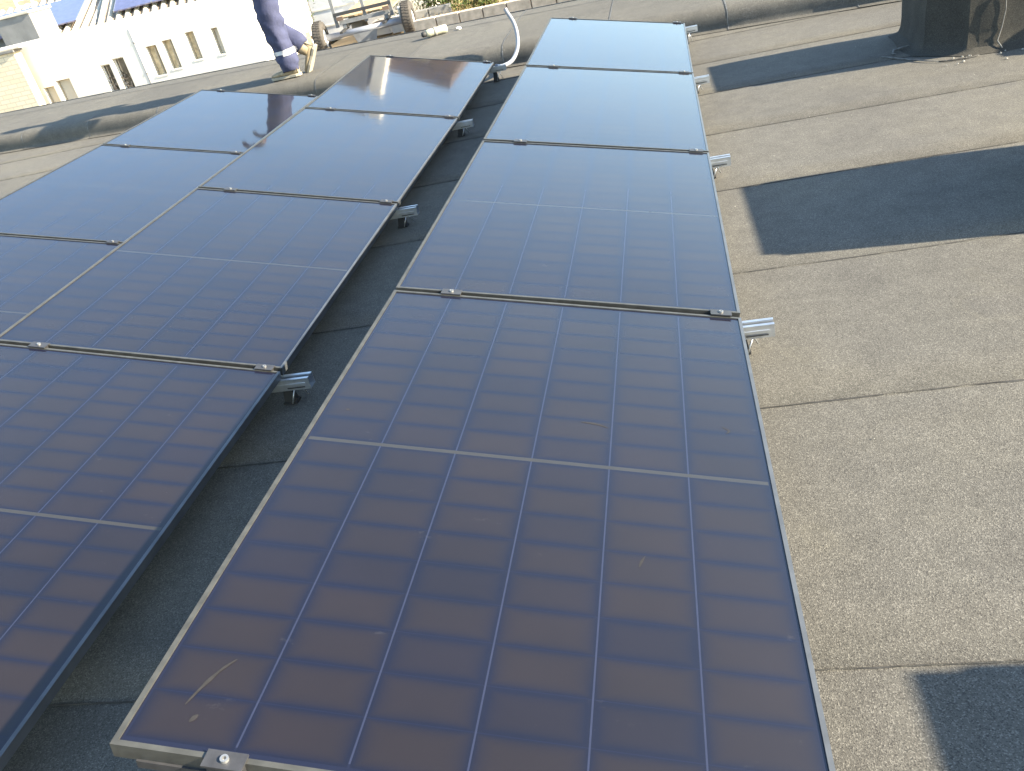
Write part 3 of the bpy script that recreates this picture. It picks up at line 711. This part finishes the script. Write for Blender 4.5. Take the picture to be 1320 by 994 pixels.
# wall built from piers and lintels around real openings
wins = [(-12.95, -12.69, -1.2, -0.06, 0), (-12.60, -12.26, -1.2, 0.02, 0), (-11.46, -11.24, -0.50, 0.12, 1), (-11.14, -10.88, -0.50, 0.19, 1), (-10.31, -10.07, -0.30, 0.27, 2), (-9.92, -9.70, -0.24, 0.31, 2), (-9.37, -9.18, -0.16, 0.36, 2), (-8.80, -8.66, -0.16, 0.33, 0)]
WX0, WX1, WZ0, WZ1, T = -26.0, -7.87, -1.2, 0.80, 0.16
xs = WX0
mb = MB()
def seg(x0, x1, z0, z1): mb.box(((x0 + x1) / 2 + 11, T / 2, (z0 + z1) / 2 + 0.6), (x1 - x0, T, z1 - z0))
for (a, b, z0, z1, _) in wins:
    seg(xs, a, WZ0, WZ1); seg(a, b, z1, WZ1)
    if z0 > WZ0: seg(a, b, WZ0, z0)
    xs = b
seg(xs, WX1, WZ0, WZ1)
mb.build('wall', M['white_wall'], WB)
wb('side_wall', WX1 - T, WX1, 16 + T, 19.0, WZ0, WZ1, 'white_wall')
wb('parapet_cap', WX0, WX1, 16.003, 16.22, WZ1, WZ1 + 0.05, 'white_wall')
wb('roof_slab', WX0, WX1 - T, 16.2, 19.0, 0.55, 0.62, 'concrete')
for (a, b, z0, z1, kind) in wins:
    w = wb('window', a, b, 16 + 0.10, 16 + 0.11, z0, z1, {0: 'cream_wall', 1: 'glass_dark', 2: 'curtain'}[kind])
    wm = MB(); t = 0.02
    for (c, d) in (((a + t / 2, 0), (t, z1 - z0)), ((b - t / 2, 0), (t, z1 - z0))):
        wm.box((c[0] + 11, 0.085, (z0 + z1) / 2 + 0.6), (d[0], 0.02, d[1]))
    wm.box(((a + b) / 2 + 11, 0.085, z1 - t / 2 + 0.6), (b - a - 2 * t, 0.02, t))
    if kind == 2: wm.box(((a + b) / 2 + 0.03 + 11, 0.083, (z0 + z1) / 2 + 0.6 - t), (0.03, 0.018, z1 - z0 - t))
    fr = wm.build('frame', M['win_frame'] if kind != 1 else M['white_wall'], w)
    fr.matrix_parent_inverse = Matrix.Identity(4)
    if z0 > -1.1: wb('sill', a - 0.02, b + 0.02, 15.992, 16.1, z0 - 0.03, z0 - 0.001, 'white_wall', w)
    if kind == 1:
        lf = MB()
        for i in range(60):
            c = Vector((random.uniform(a, b) + 11, 0.06, z0 + 0.6 + random.random() ** 1.6 * 0.4)); s_ = random.uniform(0.012, 0.03); an = random.uniform(0, 6.28)
            lf.add([c + Vector((math.cos(an + q) * s_ * (1 if q % 3 < 1 else .5), random.uniform(-.02, .02), math.sin(an + q) * s_)) for q in (0, 1.57, 3.14, 4.71)], [(0, 1, 2, 3)])
        lf.build('pot_plant', M['roof_tile'], w)
MB().tube([(-10.51 + 11, 0.022, 1.25), (-10.51 + 11, 0.022, -0.6)], 0.03, 10).build('downpipe', M['pipe'], WB)
for z in (0.4, -0.2): MB().lathe([(0.031, -0.02), (0.036, -0.02), (0.036, 0.02), (0.031, 0.02)], (0.49, 0.022, z + 0.6), 'z', 12).build('pipe_clip', M['pipe'], WB)
bk = empty('brick_wall', (-15.0, 15.75, -0.6)); tag(bk, 'pale yellow brick wall at the left edge adjoining the white building', 'wall')
box_part('wall', (-1.0, 0, 0.38), (6.1, 0.22, 1.92), M['brick'], bk)
box_part('coping', (-1.0, 0, 1.365), (6.2, 0.3, 0.05), M['concrete'], bk, bevel=0.008)
for i in range(8): box_part('coping_stone', (1.9 - i * 0.75, -0.01, 1.41), (0.7, 0.26, 0.035), M['pale_tile'], bk, bevel=0.006)

# ------------------------------------------------------------------ houses with solar panels behind it
cb = empty('concrete_stack', (-15.1, 19.0, 0.0)); tag(cb, 'square grey concrete chimney block behind the white building', 'chimney')
box_part('block', (0, 0.3, 0.35), (0.98, 0.85, 1.95), M['concrete'], cb, bevel=0.01)
box_part('cap', (0, 0.3, 1.355), (1.04, 0.92, 0.06), M['pale_tile'], cb, bevel=0.01)
rk = empty('white_rack', (-14.9, 19.3, 1.386)); tag(rk, 'small white slatted rack on top of the concrete chimney block', 'rack')
for x in (-0.22, 0.22): box_part('post', (x, 0, 0.27), (0.05, 0.05, 0.54), M['white_metal'], rk)
for z in (0.10, 0.25, 0.40, 0.52): box_part('slat', (0, 0, z), (0.388, 0.03, 0.055), M['white_metal'], rk)
def tiled_house(loc, rz, width, depth, rise, wall_h, label, arr, lip):
    h = empty('tiled_house', loc, rz); tag(h, label, 'house')
    box_part('wall', (0, depth / 2, -wall_h / 2), (width, depth, wall_h), M['cream_wall'], h)
    # single pitch towards the viewer
    Ls = math.hypot(depth, rise); ang = math.atan2(rise, depth)
    R = Matrix.Rotation(ang, 3, 'X')
    r = box_part('roof', R @ Vector((0, Ls / 2 - 0.25, 0.05)), (width + 0.4, Ls + 0.3, 0.06), M['roof_tile'], h, R)
    n = int((width + 0.4) / 0.26)
    for i in range(n):
        x = -(width + 0.4) / 2 + 0.13 + i * 0.26
        a = R @ Vector((x, -0.42, 0.085)); b = R @ Vector((x, Ls - 0.15, 0.085))
        MB().tube([a, b], 0.075, 8).build('tile_row', M['pale_tile'] if lip else M['roof_tile'], h)
    box_part('fascia', (0, -0.40, -0.18), (width + 0.3, 0.05, 0.22), M['concrete'], h)
    for (x0, x1, s0, s1) in arr:
        nx = max(1, int(round((x1 - x0) / 1.05)))
        for i in range(nx):
            xa = x0 + (x1 - x0) * i / nx; xb = x0 + (x1 - x0) * (i + 1) / nx - 0.03
            pn = box_part('roof_panel', R @ Vector(((xa + xb) / 2, (s0 + s1) / 2, 0.26)), (xb - xa, s1 - s0, 0.035), M['far_panel'], h, R)
            fr = MB()
            for xx in (xa, xb): fr.box(R @ Vector((xx, (s0 + s1) / 2, 0.262)), (0.02, s1 - s0, 0.04), R)
            fr.build('panel_frame', M['galv'], pn)
    return h
tiled_house((-18.0, 22.0, 0.50), math.radians(16), 6.5, 3.4, 0.95, 2.2, 'tiled house with lilac roof panels behind the concrete chimney block', [(-2.6, 2.0, 0.35, 2.4)], True)
tiled_house((-12.5, 23.6, 0.55), math.radians(16), 6.0, 3.4, 1.3, 2.2, 'tiled house whose roof panels rise above the middle of the white building', [(-2.6, 2.9, 0.1, 2.9)], True)
eh = empty('far_shed', (-17.6, 20.0, 0.0)); tag(eh, 'far shed with pale blue roof at the left picture edge', 'shed')
box_part('wall', (0, 0.6, 0.2), (2.6, 1.5, 1.8), M['concrete'], eh); box_part('roof', (0, 0.5, 1.14), (2.8, 1.9, 0.06), M['far_panel'], eh, Matrix.Rotation(math.radians(12), 3, 'X'))
box_part('window', (0.8, -0.16, 0.86), (0.5, 0.02, 0.22), M['glass_dark'], eh)

# ------------------------------------------------------------------ white garage behind the trailer and the tall house
gr = empty('white_garage', (-8.2, 20.0, -0.5)); tag(gr, 'white garage with panelled doors behind the trailer', 'garage')
box_part('wall', (0.1, 1.2, 1.3), (5.6, 2.2, 3.2), M['white_wall'], gr)
for i in range(4):
    d = box_part('door_panel', (-1.9 + i * 1.22, 0.085, 0.42), (1.16, 0.03, 1.25), M['white_metal'], gr, bevel=0.008)
    for z in (0.05, 0.42, 0.78): box_part('rib', (-1.9 + i * 1.22, 0.062, z), (1.10, 0.014, 0.04), M['white_wall'], d)
MB().tube([(-2.6, 0.03, 1.10), (2.8, 0.03, 1.10)], 0.045, 10).build('gutter', M['pipe'], gr)
for x in (-1.29, -0.07, 1.15): MB().tube([(x, 0.045, 1.06), (x, 0.045, -0.25)], 0.018, 8).build('conduit_run', M['pipe'], gr)
ph = empty('timber_pallet', (-7.38, 17.2, -0.72), math.radians(5)); tag(ph, 'weathered timber pallet standing beside the trailer wheel', 'pallet')
for i in range(6): box_part('slat', (-0.40 + i * 0.145, 0, 0.22), (0.095, 0.02, 0.56), M['wood'] if i % 2 == 0 else M['kerb'], ph)
for z in (0.05, 0.38): box_part('rail', (-0.04, 0.035, z), (0.86, 0.045, 0.07), M['wood'], ph)

th_ = empty('tall_house', (-5.6, 25.0, -0.45), 0.0); tag(th_, 'two-storey house mirrored in the far panel, brown roof over pale walls', 'house')
box_part('wall', (-0.75, 2, 3.05), (2.5, 4, 6.1), M['cream_wall'], th_)
box_part('roof', (-0.02, 1.9, 6.33), (2.75, 4.6, 0.42), M['brown_roof'], th_)
box_part('chimney', (-0.72, -0.7, 5.45), (0.34, 0.5, 3.5), M['white_wall'], th_)
box_part('annex', (-1.65, -0.35, 3.6), (1.25, 1.2, 7.2), M['concrete'], th_)
for x in (-1.3, 0.0):
    w = box_part('window', (x, -0.02, 3.9), (0.7, 0.06, 1.0), M['glass_dark'], th_); box_part('sill', (x, -0.06, 3.37), (0.85, 0.14, 0.06), M['white_wall'], w)

# ------------------------------------------------------------------ trailer
tr = empty('trailer', (-5.83, 16.40, -0.65), math.radians(8)); tag(tr, 'flat trailer with white axle and dusty tyres standing beyond the roof edge', 'trailer')
WR = 0.33
def wheel(x):
    w = empty('wheel', (0, 0, 0)); w.parent = tr; w.location = (x, 0, WR)
    prof = [(0.17, -0.10), (0.26, -0.115), (0.31, -0.10), (0.328, -0.065), (0.331, 0.0), (0.328, 0.065), (0.31, 0.10), (0.26, 0.115), (0.17, 0.10)]
    ty = MB().lathe(prof, (0, 0, 0), 'x', 36).build('tyre', M['tyre'], w)
    MB().lathe([(0.0, -0.03), (0.05, -0.03), (0.06, -0.045), (0.13, -0.05), (0.155, -0.08), (0.172, -0.085), (0.172, 0.085), (0.155, 0.07), (0.12, 0.03), (0.05, 0.04), (0.0, 0.045)], (0, 0, 0), 'x', 28).build('rim', M['white_metal'], w)
    tb = MB()
    for k in range(36):
        a = 2 * math.pi * k / 36
        for sx, da in ((-0.03, 0.0), (0.03, 0.087)):
            R = Matrix.Rotation(a + da, 3, 'X'); tb.box(R @ Vector((sx * 1.3, 0, 0.333)), (0.06, 0.030, 0.012), R)
    tb.build('tread', M['tyre'], w)
wheel(-0.90); wheel(0.90)
MB().tube([(-0.80, 0, WR), (0.80, 0, WR)], 0.06, 14).build('axle', M['axle'], tr)
for x in (-0.40, 0.46): box_part('chassis_rail', (x, 1.55, WR + 0.13), (0.07, 2.9, 0.10), M['grey_metal'], tr)
for y in (0.12, 1.1, 2.9): box_part('cross_member', (0.03, y, WR + 0.20), (1.02, 0.07, 0.07), M['grey_metal'], tr)
box_part('cross_member', (0.03, 0.10, WR + 0.36), (1.16, 0.06, 0.06), M['zinc_dark'], tr)
for x in (-0.40, 0.46): MB().tube([(x, 3.0, WR + 0.13), (0.03, 4.2, WR + 0.13)], 0.04, 8).build('drawbar', M['grey_metal'], tr)
for x in (-0.40, 0.46): box_part('leaf_spring', (x, 0, WR + 0.07), (0.06, 0.8, 0.035), M['rubber'], tr)
for x in (-0.55, 0.05, 0.58): box_part('stake', (x, 0.16, WR + 0.62), (0.06, 0.05, 1.0), M['grey_metal'], tr)
for i in range(5): box_part('bed_board', (-0.44 + i * 0.235, 1.6, WR + 0.26), (0.22, 2.7, 0.025), M['wood'], tr)
for x in (-0.44, 0.50): box_part('tail_lamp', (x, 0.04, WR + 0.28), (0.13, 0.04, 0.07), M['brown_roof'], tr)
MB().prism([(-0.28, 0.0), (0.22, 0.0), (0.10, -0.33), (-0.16, -0.36)], -0.006, 0.006, Matrix.Translation((0.03, -0.065, WR - 0.04)) @ Matrix.Rotation(math.radians(90), 4, 'X')).build('number_board', M['grey_metal'], tr)
# oddments under the trailer
for i, (x, y, s_, m_, lab) in enumerate(((-5.72, 17.3, (0.34, 0.24, 0.22), 'white_metal', 'white box on the ground under the middle of the trailer'), (-5.38, 17.1, (0.22, 0.2, 0.26), 'white_metal', 'smaller white box under the right side of the trailer'), (-5.10, 16.85, (0.20, 0.3, 0.44), 'white_wall', 'upright off-white container beside the right trailer wheel'), (-6.25, 17.4, (0.26, 0.3, 0.38), 'concrete', 'grey crate under the left side of the trailer'))):
    bx = empty('storage_box', (x, y, ground_h(x, y)), random.uniform(-.4, .4)); tag(bx, lab, 'box')
    box_part('body', (0, 0, s_[2] / 2 + 0.01), s_, M[m_], bx, bevel=0.012, taper=1.06); box_part('lid', (0, 0, s_[2] + 0.028), (s_[0] * 1.12, s_[1] * 1.12, 0.03), M[m_], bx, bevel=0.008)

# ------------------------------------------------------------------ low block wall, shrubs, dry grass
lw = empty('block_wall', (-4.4, 15.7, -0.60), math.radians(-6)); tag(lw, 'low wall of tan concrete blocks below the roof edge', 'wall')
for i in range(9):
    o = box_part('block', (i * 0.46, 0.02 * noise.noise(Vector((i, 0, 0))), 0.10), (0.44, 0.19, 0.42), M['kerb'], lw, bevel=0.012)
lw2 = empty('kerb_wall', (-4.95, 17.3, -0.58), math.radians(6)); tag(lw2, 'grey concrete kerb wall in front of the green shrub', 'wall')
for i in range(2): box_part('block', (i * 0.47, 0, 0.14), (0.45, 0.2, 0.30), M['concrete'], lw2, bevel=0.012)

def shrub(name, c, r, n, label, mats, seed):
    rnd = random.Random(seed); c = Vector(c); s = empty(name, c); tag(s, label, 'shrub')
    st = MB()
    for i in range(7):
        a = rnd.uniform(0, 6.28); q = Vector((math.cos(a) * r[0] * .55, math.sin(a) * r[1] * .55, r[2] * rnd.uniform(1.0, 1.6)))
        st.tube([(0, 0, -0.05), q * 0.5 + Vector((rnd.uniform(-.05, .05), rnd.uniform(-.05, .05), 0)), q], [0.022, 0.014, 0.005], 6)
    st.build('stems', M['bark'], s)
    for mi, mat in enumerate(mats):
        lf = MB()
        cl = [Vector((rnd.gauss(0, .42) * r[0], rnd.gauss(0, .42) * r[1], r[2] * (0.9 + rnd.uniform(-.85, .85)))) for _ in range(26)]
        for i in range(n // len(mats)):
            p = rnd.choice(cl) + Vector((rnd.gauss(0, .13), rnd.gauss(0, .13), rnd.gauss(0, .12)))
            ln = rnd.uniform(.05, .10); w = ln * .42
            R = Matrix.Rotation(rnd.uniform(0, 6.28), 3, 'Z') @ Matrix.Rotation(rnd.uniform(-1.1, 0.6), 3, 'X')
            lf.add([p + R @ Vector(v) for v in ((0, 0, 0), (w / 2, ln * .45, .008), (0, ln, -.008), (-w / 2, ln * .45, .008))], [(0, 1, 2, 3)])
        lf.build('foliage', mat, s)
shrub('shrub', (-4.55, 18.3, -0.55), (0.75, 0.55, 0.42), 3800, 'green leafy shrub behind the concrete kerb wall', [M['leaf'], M['leaf_pale']], 3)
shrub('shrub', (-3.55, 17.4, -0.55), (0.55, 0.5, 0.30), 1800, 'smaller yellow-green shrub right of the kerb wall in dry grass', [M['leaf_pale'], M['leaf']], 5)
shrub('shrub', (-8.5, 19.0, -0.55), (0.55, 0.5, 0.75), 2600, 'green shrub showing between the white building and the person', [M['leaf'], M['leaf_pale']], 8)
mb = MB(); rnd = random.Random(11)
for i in range(17000):
    x = rnd.uniform(-4.6, 4.5); y = rnd.uniform(16.0, 24.0)
    if noise.noise(Vector((x * 1.1, y * 1.1, 0))) < -0.25: continue
    z = ground_h(x, y); h = rnd.uniform(0.10, 0.34); a = rnd.uniform(0, 6.28); w = 0.007; ln = rnd.uniform(0.02, 0.14); b = rnd.uniform(0, 6.28)
    dx, dy = math.cos(a) * w, math.sin(a) * w; ox, oy = math.cos(b) * ln, math.sin(b) * ln
    mb.add([(x - dx, y - dy, z), (x + dx, y + dy, z), (x + ox, y + oy, z + h)], [(0, 1, 2)])
tag(mb.build('dry_grass', M['dry_grass']), 'dry yellow grass on the slope beyond the roof edge', 'grass', kind='stuff')
